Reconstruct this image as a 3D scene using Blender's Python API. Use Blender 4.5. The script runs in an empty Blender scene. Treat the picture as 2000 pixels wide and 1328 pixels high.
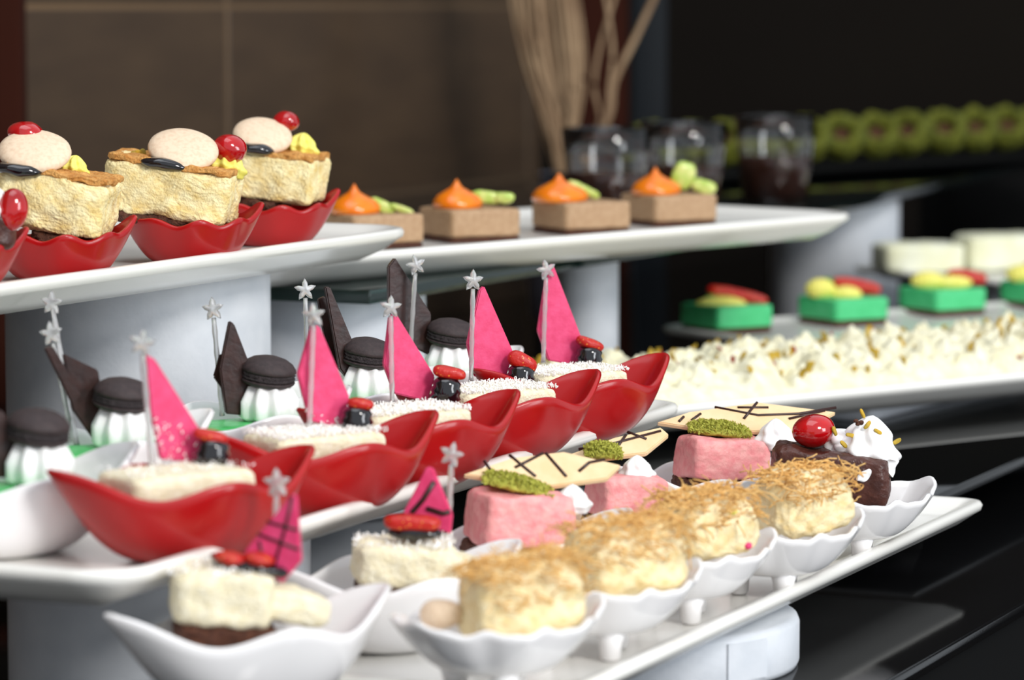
import bpy, bmesh, math, random
from mathutils import Vector, Matrix, noise, Euler
# ------------------------------------------------------------------ camera
S = bpy.context.scene
F, CAMZ, PITCH = 6600.0, 1.15, math.atan(659/6600.0)
cd = bpy.data.cameras.new('camera'); cam = bpy.data.objects.new('camera', cd); S.collection.objects.link(cam)
cam.location = (0, 0, CAMZ); cam.rotation_euler = (math.pi/2-PITCH, 0, 0)
cd.sensor_fit = 'HORIZONTAL'; cd.sensor_width = 36; cd.lens = F/2000*36; cd.clip_start = .05; cd.clip_end = 50
cd.dof.use_dof = True; cd.dof.focus_distance = 1.56; cd.dof.aperture_fstop = 10.0
S.camera = cam
# ------------------------------------------------------------------ world, lights, exposure
w = bpy.data.worlds.new('world'); S.world = w; w.use_nodes = True
bg = w.node_tree.nodes['Background']; bg.inputs[0].default_value = (.86, .93, 1, 1); bg.inputs[1].default_value = .8
def area(name, loc, target, size, power, col, sy=None):
    d = bpy.data.lights.new(name, 'AREA'); d.size = size; d.energy = power; d.color = col
    if sy: d.shape = 'RECTANGLE'; d.size_y = sy
    o = bpy.data.objects.new(name, d); S.collection.objects.link(o); o.location = loc
    o.rotation_euler = (Vector(target)-Vector(loc)).to_track_quat('-Z', 'Y').to_euler(); return o
area('daylight_window', (1.9, -1.3, 3.0), (0, 1.6, .95), .6, 92, (1, .97, .93), .9)
area('side_window', (2.7, -.6, 1.6), (0, 1.9, 1.0), .85, 38, (.93, .96, 1), 1.5)
area('soft_top_fill', (-.3, 1.3, 3.2), (0, 1.7, .95), 1.6, 16, (.93, .96, 1))  # added soft fill from above; no ceiling lamp is in view
S.view_settings.view_transform = 'Standard'; S.view_settings.look = 'None'
S.view_settings.gamma = 1; S.view_settings.use_curve_mapping = False; S.view_settings.exposure = 0.06
# ------------------------------------------------------------------ pixel -> place helpers
CP, SP = math.cos(PITCH), math.sin(PITCH)
def ray(px, py):
    a, b = (px-1000)/F, (664-py)/F
    return Vector((a, CP+b*SP, -SP+b*CP))
def on(px, py, z):                       # point of the level plane z (relative to the eye)
    r = ray(px, py); return Vector((0, 0, CAMZ))+r*(z/r.z)
def at(px, py, Y):                       # point at distance Y in front of the camera
    r = ray(px, py); return Vector((0, 0, CAMZ))+r*(Y/r.y)
def R(d): return math.radians(d)
# ------------------------------------------------------------------ materials
def lin(c):
    return tuple(((x/255)/12.92 if x/255 <= .04045 else ((x/255+.055)/1.055)**2.4) for x in c)
def M(name, c, rough=.5, c2=None, cs=200, bump=0, bs=400, coat=0, trans=0, ior=1.45, spec=.5, sss=0, lo=.35, hi=.65, sheen=0, voro=None):
    m = bpy.data.materials.new(name); m.use_nodes = True; nt = m.node_tree; N = nt.nodes; L = nt.links
    b = N['Principled BSDF']; b.inputs['Base Color'].default_value = lin(c)+(1,)
    b.inputs['Roughness'].default_value = rough; b.inputs['IOR'].default_value = ior
    b.inputs['Specular IOR Level'].default_value = spec; b.inputs['Coat Weight'].default_value = coat; b.inputs['Coat Roughness'].default_value = .08
    b.inputs['Transmission Weight'].default_value = trans
    if sss: b.inputs['Subsurface Weight'].default_value = sss; b.inputs['Subsurface Radius'].default_value = (1, .6, .4); b.inputs['Subsurface Scale'].default_value = .004
    tc = N.new('ShaderNodeTexCoord')
    if c2:
        n = N.new('ShaderNodeTexNoise'); n.inputs['Scale'].default_value = cs; n.inputs['Detail'].default_value = 5
        r = N.new('ShaderNodeValToRGB'); r.color_ramp.elements[0].position = lo; r.color_ramp.elements[1].position = hi
        r.color_ramp.elements[0].color = lin(c)+(1,); r.color_ramp.elements[1].color = lin(c2)+(1,)
        L.new(tc.outputs['Object'], n.inputs['Vector']); L.new(n.outputs['Fac'], r.inputs['Fac']); L.new(r.outputs['Color'], b.inputs['Base Color'])
    if voro:
        vs, vc = voro; v = N.new('ShaderNodeTexVoronoi'); v.inputs['Scale'].default_value = vs
        r2 = N.new('ShaderNodeValToRGB'); r2.color_ramp.elements[0].position = .16; r2.color_ramp.elements[1].position = .24
        r2.color_ramp.elements[0].color = lin(vc)+(1,); r2.color_ramp.elements[1].color = lin(c)+(1,)
        L.new(tc.outputs['Object'], v.inputs['Vector']); L.new(v.outputs['Distance'], r2.inputs['Fac']); L.new(r2.outputs['Color'], b.inputs['Base Color'])
    if bump:
        n = N.new('ShaderNodeTexNoise'); n.inputs['Scale'].default_value = bs; n.inputs['Detail'].default_value = 6
        u = N.new('ShaderNodeBump'); u.inputs['Strength'].default_value = bump; u.inputs['Distance'].default_value = .002
        L.new(tc.outputs['Object'], n.inputs['Vector']); L.new(n.outputs['Fac'], u.inputs['Height']); L.new(u.outputs['Normal'], b.inputs['Normal'])
    return m
MT = dict(
 melamine=M('white_melamine', (236, 234, 228), .22, coat=.3),
 porcelain=M('white_porcelain', (236, 234, 234), .16, coat=.4),
 red=M('red_melamine', (172, 12, 15), .28, c2=(160, 8, 13), cs=30, coat=.12),
 paper=M('riser_paper', (214, 218, 224), .5, c2=(204, 209, 216), cs=60, bump=.1, bs=300),
 black_stone=M('black_granite', (12, 12, 13), .09, c2=(26, 26, 27), cs=1400, lo=.55, hi=.75, bump=.015, bs=900),
 black_glass=M('black_glass', (8, 9, 9), .03),
 green_glass=M('shelf_glass', (58, 96, 88), .02, trans=.9, ior=1.5),
 smoked_glass=M('smoked_glass', (16, 24, 23), .04, trans=.35, ior=1.5),
 clear=M('clear_plastic', (236, 236, 236), .16, trans=.72, ior=1.45),
 glass=M('drinking_glass', (250, 250, 250), .01, trans=1, ior=1.48),
 juice=M('dark_juice', (62, 36, 28), .1, c2=(70, 42, 32), cs=40),
 sponge=M('yellow_sponge', (250, 236, 186), .9, c2=(224, 188, 104), cs=170, bump=.45, bs=1100, lo=.35, hi=.8),
 crust=M('baked_crust', (190, 124, 52), .75, c2=(220, 164, 92), cs=300, bump=.8, bs=800),
 choc_base=M('chocolate_crumb', (66, 34, 22), .7, c2=(98, 56, 36), cs=500, bump=.9, bs=900),
 macaron_w=M('pale_macaron', (230, 206, 178), .6, c2=(220, 190, 160), cs=500, bump=.06, bs=1500, lo=.45, hi=.7),
 macaron_d=M('dark_macaron', (58, 46, 46), .65, c2=(44, 34, 35), cs=500, bump=.12, bs=1500),
 filling=M('macaron_ruffle', (50, 42, 44), .7, c2=(78, 70, 72), cs=900, bump=1, bs=1500),
 glaze=M('dark_glaze', (12, 8, 14), .08, coat=.8),
 cherry=M('glace_cherry', (190, 4, 14), .12, c2=(150, 2, 8), cs=90, coat=.8, bump=.12, bs=160),
 yellow=M('yellow_cream', (236, 228, 120), .45, c2=(228, 218, 100), cs=200, bump=.1, bs=400),
 white_cream=M('whipped_cream', (246, 245, 244), .4, sss=.1, bump=.1, bs=300),
 coconut_cake=M('coconut_cake', (240, 232, 206), .8, c2=(232, 220, 184), cs=300, bump=.6, bs=700),
 coconut=M('coconut_flakes', (250, 248, 246), .7),
 pink_shard=M('pink_chocolate', (226, 72, 122), .5, c2=(216, 56, 106), cs=220, bump=.08, bs=600),
 drizzle=M('chocolate_drizzle', (52, 26, 22), .35),
 dark_shard=M('dark_chocolate', (38, 23, 21), .38, c2=(54, 28, 23), cs=150, bump=.1, bs=300),
 pale_shard=M('white_chocolate', (238, 208, 166), .5, c2=(230, 196, 148), cs=120),
 strawberry=M('strawberry', (184, 26, 16), .38, voro=(560, (222, 140, 56)), coat=.15, bump=.3, bs=500),
 mint=M('mint_jelly', (60, 190, 92), .25, c2=(90, 208, 120), cs=150),
 green=M('green_mousse', (66, 186, 116), .4, c2=(82, 198, 130), cs=120, sss=.1),
 pink_cake=M('pink_mousse', (232, 142, 144), .5, c2=(238, 168, 164), cs=220, bump=.35, bs=350),
 pistachio=M('pistachio_crumb', (152, 152, 50), .8, c2=(176, 176, 76), cs=500),
 sliver=M('pistachio_sliver', (200, 160, 40), .6, c2=(150, 130, 40), cs=300),
 saffron=M('saffron_fleck', (150, 40, 20), .6),
 knafeh=M('milk_pudding', (244, 230, 188), .6, c2=(232, 206, 148), cs=220, bump=.5, bs=400),
 thread=M('toasted_pastry_threads', (236, 196, 126), .55, c2=(220, 164, 86), cs=150, lo=.3, hi=.7),
 choc_cake=M('chocolate_cake', (62, 32, 26), .3, c2=(84, 46, 36), cs=160, bump=.5, bs=300),
 hazel=M('hazelnut_mousse', (178, 146, 112), .6, c2=(164, 130, 96), cs=300, bump=.2, bs=600),
 orange=M('orange_puree', (238, 132, 4), .2, c2=(230, 112, 2), cs=120, coat=.5),
 kiwi=M('kiwi', (160, 190, 70), .3, c2=(214, 214, 130), cs=160, coat=.3),
 milk=M('milk_curd', (236, 232, 208), .7, c2=(226, 219, 182), cs=90, bump=.6, bs=250),
 white_cake=M('white_cake', (236, 236, 214), .6, c2=(228, 226, 190), cs=60, bump=.2, bs=150),
 nest=M('pistachio_nest', (108, 110, 20), .8, c2=(66, 74, 10), cs=140, bump=.8, bs=300),
 twig=M('dry_willow', (168, 140, 108), .7, c2=(140, 112, 84), cs=30),
 vase=M('dark_vase', (110, 110, 122), .3),
 wood=M('red_brown_wood', (52, 22, 13), .9, spec=.12, c2=(48, 20, 12), cs=8),
 dark_metal=M('blue_black_metal', (26, 30, 34), .6, spec=.2),
 back=M('back_wall_paint', (27, 23, 19), .95, spec=.1, c2=(24, 20, 17), cs=3),
 blackbox=M('black_cabinet', (5, 5, 5), .7, spec=.12),
 green_leaf=M('green_leaf', (60, 120, 30), .5),
)
def tile_material():
    m = M('brown_wall_tile', (84, 66, 48), .5); nt = m.node_tree; N = nt.nodes; L = nt.links; b = N['Principled BSDF']
    tc = N.new('ShaderNodeTexCoord'); n = N.new('ShaderNodeTexNoise'); n.inputs['Scale'].default_value = 9; n.inputs['Detail'].default_value = 8
    mp = N.new('ShaderNodeMapping'); mp.inputs['Scale'].default_value = (1, 1, 4)
    r = N.new('ShaderNodeValToRGB'); r.color_ramp.elements[0].position = .3; r.color_ramp.elements[1].position = .7
    r.color_ramp.elements[0].color = lin((64, 49, 36))+(1,); r.color_ramp.elements[1].color = lin((76, 59, 43))+(1,)
    L.new(tc.outputs['Object'], mp.inputs[0]); L.new(mp.outputs[0], n.inputs['Vector']); L.new(n.outputs['Fac'], r.inputs['Fac']); L.new(r.outputs['Color'], b.inputs['Base Color'])
    return m
MT['tile'] = tile_material(); MT['grout'] = M('tile_grout', (134, 106, 76), .9)
# ------------------------------------------------------------------ object helpers
def link(name, me, parent=None, mat=None, smooth=True):
    o = bpy.data.objects.new(name, me); S.collection.objects.link(o)
    if parent is not None: o.parent = parent
    if mat is not None: me.materials.append(MT[mat])
    if smooth: me.polygons.foreach_set('use_smooth', [True]*len(me.polygons))
    return o
def obj(name, bm, mat, parent=None, smooth=True, origin=None):
    if origin is not None: bmesh.ops.translate(bm, verts=bm.verts, vec=-Vector(origin))
    me = bpy.data.meshes.new(name); bm.to_mesh(me); bm.free()
    o = link(name, me, parent, mat, smooth)
    if origin is not None: o.location = origin
    return o
def tag(o, label, cat, group=None, kind=None):
    o['label'] = label; o['category'] = cat
    if group: o['group'] = group
    if kind: o['kind'] = kind
    return o
def thing(name, label, cat, loc, group=None, rz=0):
    o = bpy.data.objects.new(name, None); S.collection.objects.link(o); o.location = loc; o.rotation_euler = (0, 0, rz)
    o.empty_display_size = .01
    return tag(o, label, cat, group)
def struct(o): o['kind'] = 'structure'; return o
def xf(bm, loc=(0, 0, 0), rot=(0, 0, 0), scale=(1, 1, 1)):
    m = Matrix.Translation(loc) @ Euler([R(a) for a in rot]).to_matrix().to_4x4() @ Matrix.Diagonal((*scale, 1))
    bmesh.ops.transform(bm, matrix=m, verts=bm.verts); return bm
def join(a, b):
    me = bpy.data.meshes.new('t'); b.to_mesh(me); b.free(); a.from_mesh(me); bpy.data.meshes.remove(me); return a
def box_bm(sx, sy, sz, bevel=0, seg=3):
    bm = bmesh.new(); bmesh.ops.create_cube(bm, size=1); bmesh.ops.scale(bm, vec=(sx, sy, sz), verts=bm.verts)
    if bevel: bmesh.ops.bevel(bm, geom=bm.edges[:], offset=bevel, segments=seg, affect='EDGES', profile=.5)
    return bm
def rings(bm, R_, close=True, cap0=False, cap1=False):
    V = [[bm.verts.new(p) for p in r] for r in R_]
    n = len(V[0])
    for a, b in zip(V, V[1:]):
        for i in range(n if close else n-1):
            j = (i+1) % n; bm.faces.new((a[i], a[j], b[j], b[i]))
    if cap0: bm.faces.new(V[0][::-1])
    if cap1: bm.faces.new(V[-1])
    return bm
def lathe(prof, n=40, cap0=True, cap1=True, fn=None):
    bm = bmesh.new(); rr = []
    for r, z in prof:
        ring = []
        for i in range(n):
            t = 2*math.pi*i/n; q = r*(fn(t, z) if fn else 1); ring.append((q*math.cos(t), q*math.sin(t), z))
        rr.append(ring)
    return rings(bm, rr, True, cap0, cap1)
def tube(pts, rad, n=8, bm=None):
    bm = bm or bmesh.new(); rr = []; pts = [Vector(p) for p in pts]
    for i, p in enumerate(pts):
        d = (pts[min(i+1, len(pts)-1)]-pts[max(i-1, 0)]).normalized()
        a = d.cross(Vector((0, 0, 1)));  a = a if a.length > .05 else d.cross(Vector((1, 0, 0)))
        a.normalize(); b = d.cross(a); r = rad[i] if isinstance(rad, (list, tuple)) else rad
        rr.append([p+r*(math.cos(2*math.pi*k/n)*a+math.sin(2*math.pi*k/n)*b) for k in range(n)])
    return rings(bm, rr, True, True, True)
def nz(v, s, k=0): return noise.noise_vector(Vector(v)*s+Vector((k*7.3, k*3.1, k*5.7)))
def lump(sx, sy, sz, e=8, n=26, amp=.0008, sc=120, amp2=0, sc2=500, seed=0, rot=(0, 0, 0), loc=(0, 0, 0), taper=0):
    """a soft-edged block (superellipsoid) with a crumbly surface; loc is the centre"""
    bm = bmesh.new(); bmesh.ops.create_cube(bm, size=2)
    bmesh.ops.subdivide_edges(bm, edges=bm.edges[:], cuts=n, use_grid_fill=True)
    for v in bm.verts:
        p = v.co; l = (abs(p.x)**e+abs(p.y)**e+abs(p.z)**e)**(1/e); p = p/l
        k = 1-taper*(p.z+1)/2
        q = Vector((p.x*sx/2*k, p.y*sy/2*k, p.z*sz/2))
        v.co = q+nz(q, sc, seed)*amp+(nz(q, sc2, seed+3)*amp2 if amp2 else Vector())
    return xf(bm, loc, rot)
def ball(sx, sy, sz, amp=0, sc=100, seed=0, rot=(0, 0, 0), loc=(0, 0, 0), sub=4):
    bm = bmesh.new(); bmesh.ops.create_icosphere(bm, subdivisions=sub, radius=.5)
    for v in bm.verts:
        q = Vector((v.co.x*sx, v.co.y*sy, v.co.z*sz)); v.co = q+nz(q, sc, seed)*amp
    return xf(bm, loc, rot)
def prism(pts, th, nrm):
    """outline points (3D, one plane) given thickness th along nrm, small bevel"""
    bm = bmesh.new(); n = Vector(nrm).normalized()
    a = [bm.verts.new(Vector(p)-n*th/2) for p in pts]; b = [bm.verts.new(Vector(p)+n*th/2) for p in pts]
    bm.faces.new(a); bm.faces.new(b[::-1])
    for i in range(len(a)):
        j = (i+1) % len(a); bm.faces.new((a[j], a[i], b[i], b[j]))
    bmesh.ops.recalc_face_normals(bm, faces=bm.faces)
    bmesh.ops.bevel(bm, geom=bm.edges[:], offset=th*.18, segments=2, affect='EDGES')
    return bm
def swirl(r, h, ribs=8, twist=2.2, depth=.16, n=64, m=26):
    """piped cream rosette: ribbed, twisting cone"""
    bm = bmesh.new(); rr = []
    for j in range(m+1):
        s = j/m; z = h*s; q = r*(1-s*s)**.75*(1-.12*math.sin(s*math.pi*5)*(1-s))+.0002
        if s < .08: q *= .85+s*1.9
        rr.append([(q*(1-depth*.5+depth*math.cos(ribs*(2*math.pi*i/n)+twist*math.pi*s*2))*math.cos(2*math.pi*i/n),
                    q*(1-depth*.5+depth*math.cos(ribs*(2*math.pi*i/n)+twist*math.pi*s*2))*math.sin(2*math.pi*i/n), z) for i in range(n)])
    return rings(bm, rr, True, True, True)
def sprinkle(n, area_fn, size, seed, th=.25, up=True):
    """flat little flakes scattered by area_fn(rnd) -> point"""
    rnd = random.Random(seed); bm = bmesh.new()
    for _ in range(n):
        p = Vector(area_fn(rnd)); s = size*rnd.uniform(.6, 1.5)
        m = Matrix.Translation(p) @ Euler([rnd.uniform(0, 6.3) for _ in range(3)]).to_matrix().to_4x4() @ Matrix.Diagonal((s, s*.45, s*th, 1))
        vs = [bm.verts.new(m @ Vector(c)) for c in ((-.5, -.4, 0), (.5, -.2, 0), (.35, .5, 0), (-.4, .4, 0), (0, 0, .8))]
        for f in ((0, 1, 4), (1, 2, 4), (2, 3, 4), (3, 0, 4), (3, 2, 1, 0)): bm.faces.new([vs[i] for i in f])
    return bm
def threads(n, area_fn, length, rad, seed, curl=.5):
    rnd = random.Random(seed); bm = bmesh.new()
    for _ in range(n):
        p = Vector(area_fn(rnd)); a = rnd.uniform(0, 6.3); l = length*rnd.uniform(.5, 1.3); e = rnd.uniform(-.15, .5)
        pts = []
        for k in range(5):
            pts.append(p.copy()); a += rnd.uniform(-curl, curl); e += rnd.uniform(-.45, .25)
            p = p+Vector((math.cos(a)*math.cos(e), math.sin(a)*math.cos(e), math.sin(e)))*l/4
        tube(pts, rad, 4, bm)
    return bm
# ------------------------------------------------------------------ setting
UA = 24.4
def frame(a): return Vector((math.sin(R(a)), math.cos(R(a)), 0)), Vector((math.cos(R(a)), -math.sin(R(a)), 0))
U, V = frame(UA)
ZC = -.285                                             # counter top below the eye
rz_u = R(90-UA)
# counter: near edge passes here
ce = on(1860, 1257, ZC); ZT = CAMZ+ZC
def slab(name, corner, a, length, width, ztop, th, mat, bevel=.002):
    """a level slab: corner = its near corner, runs length along u(a) and width to the back-left"""
    u, v = frame(a); c = corner+u*length/2-v*width/2; c.z = ztop-th/2
    o = obj(name, box_bm(length, width, th, bevel, 2), mat); o.location = c; o.rotation_euler = (0, 0, R(90-a)); return o
c0 = ce-U*1.2
CT = thing('buffet_counter', 'glossy black counter carrying the whole dessert display', 'counter', (0, 0, 0))
counter = slab('counter_top', c0, UA, 3.7, .905, ZT, .0075, 'black_stone', .0015); counter.parent = CT
base = slab('counter_cabinet', c0-V*.012+U*.01, UA, 3.6, .885, ZT-.0085, ZT-.0095, 'blackbox', .001); base.parent = CT
floor = obj('floor', box_bm(8, 8, .02), 'back'); floor.location = (0, 3, -.011); struct(floor)
# left wall, parallel with the rows of trays, tiled
WX0 = -1.5
def wallpt(z): return Vector((WX0+math.tan(R(UA))*z, z, 0))
wall_end = wallpt(3.36)
wl = box_bm(4.2, .06, 2.6); wall = obj('wall_left', wl, 'grout'); c = wall_end-U*2.1-V*.0262; wall.location = (c.x, c.y, 1.3); wall.rotation_euler = (0, 0, rz_u); struct(wall)
vg = at(437, 200, 0.0001)                             # direction of the vertical joint
zj = -WX0/(math.tan(R(UA))-(437-1000)/F); pj = wallpt(zj)
tiles = bmesh.new(); tl, th_ = .60, .168
for i in range(-4, 2):
    for j in range(-6, 9):
        s0 = i*tl+.003; s1 = (i+1)*tl-.003
        smax = (wall_end-pj).dot(U)
        if s0 > smax: continue
        s1 = min(s1, smax); z0 = CAMZ-.003+j*th_+.0022; z1 = z0+th_-.0044
        b = box_bm(s1-s0, .009, z1-z0, .0008, 1); p = pj+U*(s0+s1)/2; p.z = (z0+z1)/2
        xf(b, p, (0, 0, 90-UA)); tiles = join(tiles, b)
o = obj('wall_tiles', tiles, 'tile', smooth=False); o.parent = wall; o.matrix_parent_inverse = (Matrix.Translation(wall.location) @ Euler((0, 0, rz_u)).to_matrix().to_4x4()).inverted()
bw = obj('wall_back', box_bm(5, .05, 2.6), 'back'); bw.location = (1.2, 4.45, 1.3); struct(bw)
def post(name, x0, x1, Y, mat, d=.06, z0=0, z1=2.4):
    a, b = at(x0, 300, Y), at(x1, 300, Y); o = obj(name, box_bm(b.x-a.x, d, z1-z0, .003, 2), mat)
    o.location = ((a.x+b.x)/2, Y+d/2, (z0+z1)/2); return o
struct(post('trim_1', 1128, 1226, 3.62, 'wood'))
struct(post('trim_2', 1236, 1302, 3.75, 'dark_metal'))
lp = post('trim_3', -190, 44, 2.40, 'wood', .03); struct(lp)
bc = post('black_box', 1862, 2230, 3.62, 'blackbox', .3, ZT+.0005, 1.02); tag(bc, 'plain black box standing on the counter far behind the white cakes', 'box')
# ------------------------------------------------------------------ trays, risers, shelves
def rrect(L, W, r, inset, z, n=8):
    hl, hw, r = L/2-inset, W/2-inset, max(r-inset, .002); P = []
    for cx, cy, a0 in ((hl-r, hw-r, 0), (-hl+r, hw-r, 90), (-hl+r, -hw+r, 180), (hl-r, -hw+r, 270)):
        for k in range(n+1):
            a = R(a0+90*k/n); P.append((cx+r*math.cos(a), cy+r*math.sin(a), z))
    return P
def tray(label, corner, which, a, L, W, rimz, group=None, mat='melamine', r=.028, h=.0175, lip=.0075, name='serving_tray'):
    """corner = outer rim corner named by which=(sx,sy); local x runs along u(a)"""
    u, v = frame(a); c = corner-u*(which[0]*L/2)+v*(which[1]*W/2); c.z = CAMZ+rimz-h
    f = h-lip
    pr = [(.030, 0), (.024, .0003), (.012, .0055), (.004, h-.0065), (.0008, h-.0045), (0, h-.002), (.0012, h-.0004), (.0035, h), (.006, h-.0006), (.0105, h-.003), (.0165, f+.0008), (.022, f), (.05, f)]
    bm = rings(bmesh.new(), [rrect(L, W, r, i, z) for i, z in pr], True, True, True)
    bmesh.ops.recalc_face_normals(bm, faces=bm.faces)
    o = obj(name, bm, mat); o.location = c; o.rotation_euler = (0, 0, R(90-a))
    tag(o, label, 'tray', group); return CAMZ+rimz-h+f
def riser(label, px0, px1, Y, ztop, zbot=None, seam=None, name='display_riser', group=None):
    zbot = ZC if zbot is None else zbot
    xl, xr = (px0-1000)/F*Y, (px1-1000)/F*Y; rad = (xr-xl)/2; zt, zb = CAMZ+ztop, CAMZ+zbot; hh = zt-zb
    prof = [(rad-.004, 0), (rad-.001, .0006), (rad, .003), (rad, hh-.003), (rad-.001, hh-.0006), (rad-.004, hh)]
    bm = lathe(prof, 72)
    t = thing(name, label, 'riser', ((xl+xr)/2, Y, zb), group)
    obj('drum', bm, 'paper', t)
    if seam is not None:                                # overlapping strip where the wrapping ends
        b = bmesh.new(); rr = []
        for q in (rad+.0002, rad+.0009):
            rr.append([( q*math.cos(R(seam+d)), q*math.sin(R(seam+d)), z) for d, z in ((0, .003), (18, .003), (18, hh-.003), (0, hh-.003))])
        rings(b, rr, True, True, True); bmesh.ops.recalc_face_normals(b, faces=b.faces); obj('wrapping_strip', b, 'paper', t, False)
    return t
SA = tray('white rectangular tray in front with white footed bowls and boat dishes', on(1932, 973, -.245), (1, -1), 24.5, .53, .172, -.245, 'white serving trays', r=.013)
SB = tray('white tray of middle tier carrying red boat dishes with pink shards', on(1352, 781, -.200), (1, -1), 23.4, .572, .20, -.200, 'white serving trays', r=.024)
SC = tray('white tray of top tier at left carrying scalloped red dishes of sponge cake', on(834, 440, -.118), (1, -1), 24.6, .53, .365, -.118, 'white serving trays', lip=.006, r=.035)
SD = tray('long white tray on glass shelf holding four beige mousse squares', on(1694, 414, -.135), (1, -1), 41, .56, .20, -.135, 'white serving trays', lip=.006, r=.03)
SE = tray('white tray heaped with creamy white curd and pistachio slivers', on(1190, 806, -.221), (-1, -1), 52, .53, .18, -.221, 'white serving trays', lip=.006)
SF = tray('white tray of green mousse cakes behind the heaped white curd', on(1272, 634, -.2236), (-1, 1), 55, .50, .185, -.2236, 'white serving trays', lip=.004, h=.012, r=.02)
riser('low paper-wrapped drum under the right end of the front tray', 930, 1568, 1.447, -.2626, seam=-60)
riser('pale drum riser under near end of the middle tray, at lower left', 5, 602, 1.400, -.2177)
riser('tall white paper drum riser under the top left tray of sponge cakes', 8, 526, 1.735, -.1357)
def shelf(label, corner, a, L, W, ztop, th, mat, name='glass_shelf'):
    o = slab(name, corner, a, L, W, CAMZ+ztop, th, mat, .0012); return tag(o, label, 'shelf')
gz = -.1527
shelf('green-edged glass shelf under the tray of beige mousse squares', on(722, 568, gz), 25.5, .62, .34, gz, .0075, 'green_glass')
riser('white drum under the near corner of the glass shelf, beside the top left riser', 420, 831, 1.90, gz-.0077)
riser('slim grey-white drum under the glass shelf behind the farthest pink shard', 1084, 1209, 2.16, gz-.0077)
hz_ = -.160
hc = on(1600, 401, hz_); uh, vh = frame(21)
shelf('dark glass shelf holding drink glasses and green nests at the back', hc-uh*.34, 21, 1.25, .36, hz_, .009, 'smoked_glass')
riser('broad white drum under the back glass shelf, right of the drink glasses', 1505, 1757, 2.98, hz_-.0092)
riser('white drum under the far end of the back glass shelf', 2090, 2300, 3.3, hz_-.0092)
# black glass sheet on short blocks, with a white box on it under the curd tray
sz = -.250
se = on(1906, 933, sz); sheet = slab('black_glass_sheet', se-U*.08, UA, 1.0, .265, CAMZ+sz, .006, 'black_glass', .001)
tag(sheet, 'low black glass sheet lying over the counter under the curd tray', 'shelf')
for q, k in ((.05, .03), (.05, .24), (.9, .03), (.9, .24)):
    p = se-U*.08+U*q-V*k; b = obj('sheet_foot', lathe([(.01, 0), (.01, -sz+ZC+.0165 if False else (CAMZ+sz-.006)-ZT)], 20), 'blackbox'); b.location = (p.x, p.y, ZT); b.parent = sheet
    b.matrix_parent_inverse = (Matrix.Translation(sheet.location) @ Euler((0, 0, rz_u)).to_matrix().to_4x4()).inverted()
bx = on(1702, 826, sz)
def boxriser(label, corner, a, L, W, ztop, zbot):
    o = slab('display_riser', corner, a, L, W, CAMZ+ztop, ztop-zbot, 'paper', .003); return tag(o, label, 'riser')
boxriser('flat white box riser under the tray of white curd', bx-U*.0, 30, .24, .20, -.2387, sz)
def drumat(label, x, y, rad, ztop, zbot):
    t = thing('display_riser', label, 'riser', (x, y, CAMZ+zbot)); hh = ztop-zbot
    obj('drum', lathe([(rad-.001, 0), (rad, .001), (rad, hh-.001), (rad-.001, hh)], 48), 'paper', t); return t
# ------------------------------------------------------------------ dishes
def dish(name, label, cat, loc, rz, rimr, rimz, footr, mat, group, p=1.7, th=.0026, n=96, m=14, feet=None, midr=None):
    t = None
    bm = bmesh.new(); rr = []
    A = [2*math.pi*i/n for i in range(n)]
    z0 = .0100 if feet else 0
    def ring(k, inner):
        out = []
        for a in A:
            fr, Rr, zr = footr(a), rimr(a), rimz(a)
            s = k; Rr = Rr if midr is None else midr(a)+(Rr-midr(a))*s**2.5; r = fr+(Rr-fr)*s; z = z0+(zr-z0)*(s**p)
            if inner: r = max(r-th, .001); z = max(z+th*.25, z0+th)
            out.append((r*math.cos(a), r*math.sin(a), z))
        return out
    rr.append([(.9*x, .9*y, z0+(.0006 if not feet else 0)) for x, y, z in ring(0, False)])
    for k in range(m+1): rr.append(ring(k/m, False))
    lipo = ring(1, False); lipi = ring(1, True)
    rr.append([((a[0]*.7+b[0]*.3), (a[1]*.7+b[1]*.3), a[2]+th*.35) for a, b in zip(lipo, lipi)])
    rr.append([((a[0]*.3+b[0]*.7), (a[1]*.3+b[1]*.7), a[2]+th*.38) for a, b in zip(lipo, lipi)])
    for k in range(m, -1, -1): rr.append(ring(k/m, True))
    rings(bm, rr, True, True, True); bmesh.ops.recalc_face_normals(bm, faces=bm.faces)
    if feet:
        t = thing(name, label, cat, loc, group, rz); obj('bowl', bm, mat, t)
        for fx, fy in feet: obj('foot', xf(lathe([(.0030, 0), (.0041, .0010), (.0046, .007), (.0068, .0140)], 20), (fx, fy, 0)), mat, t)
        return t
    o = obj(name, bm, mat); o.location = loc; o.rotation_euler = (0, 0, rz); return tag(o, label, cat, group)
def boat_r(a, A=.059, B=.035, n=1.42):
    c, s = abs(math.cos(a)), abs(math.sin(a)); return ((c/A)**n+(s/B)**n)**(-1/n)
def boat_z(a):
    c, s = abs(math.cos(a)), abs(math.sin(a)); return .0235+.0135*c**9+.0075*s**5
def boat(label, cat, x, y, z, rz, mat, group, k=1.0, name='boat_dish'):
    return dish(name, label, cat, (x, y, z+.0002), R(rz), lambda a: boat_r(a)*k, lambda a: boat_z(a)*k,
                lambda a: .75*boat_r(a, .024, .018, 2)*k, mat, group, p=1.85, midr=lambda a: boat_r(a, .055, .037, 2)*k)
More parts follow.
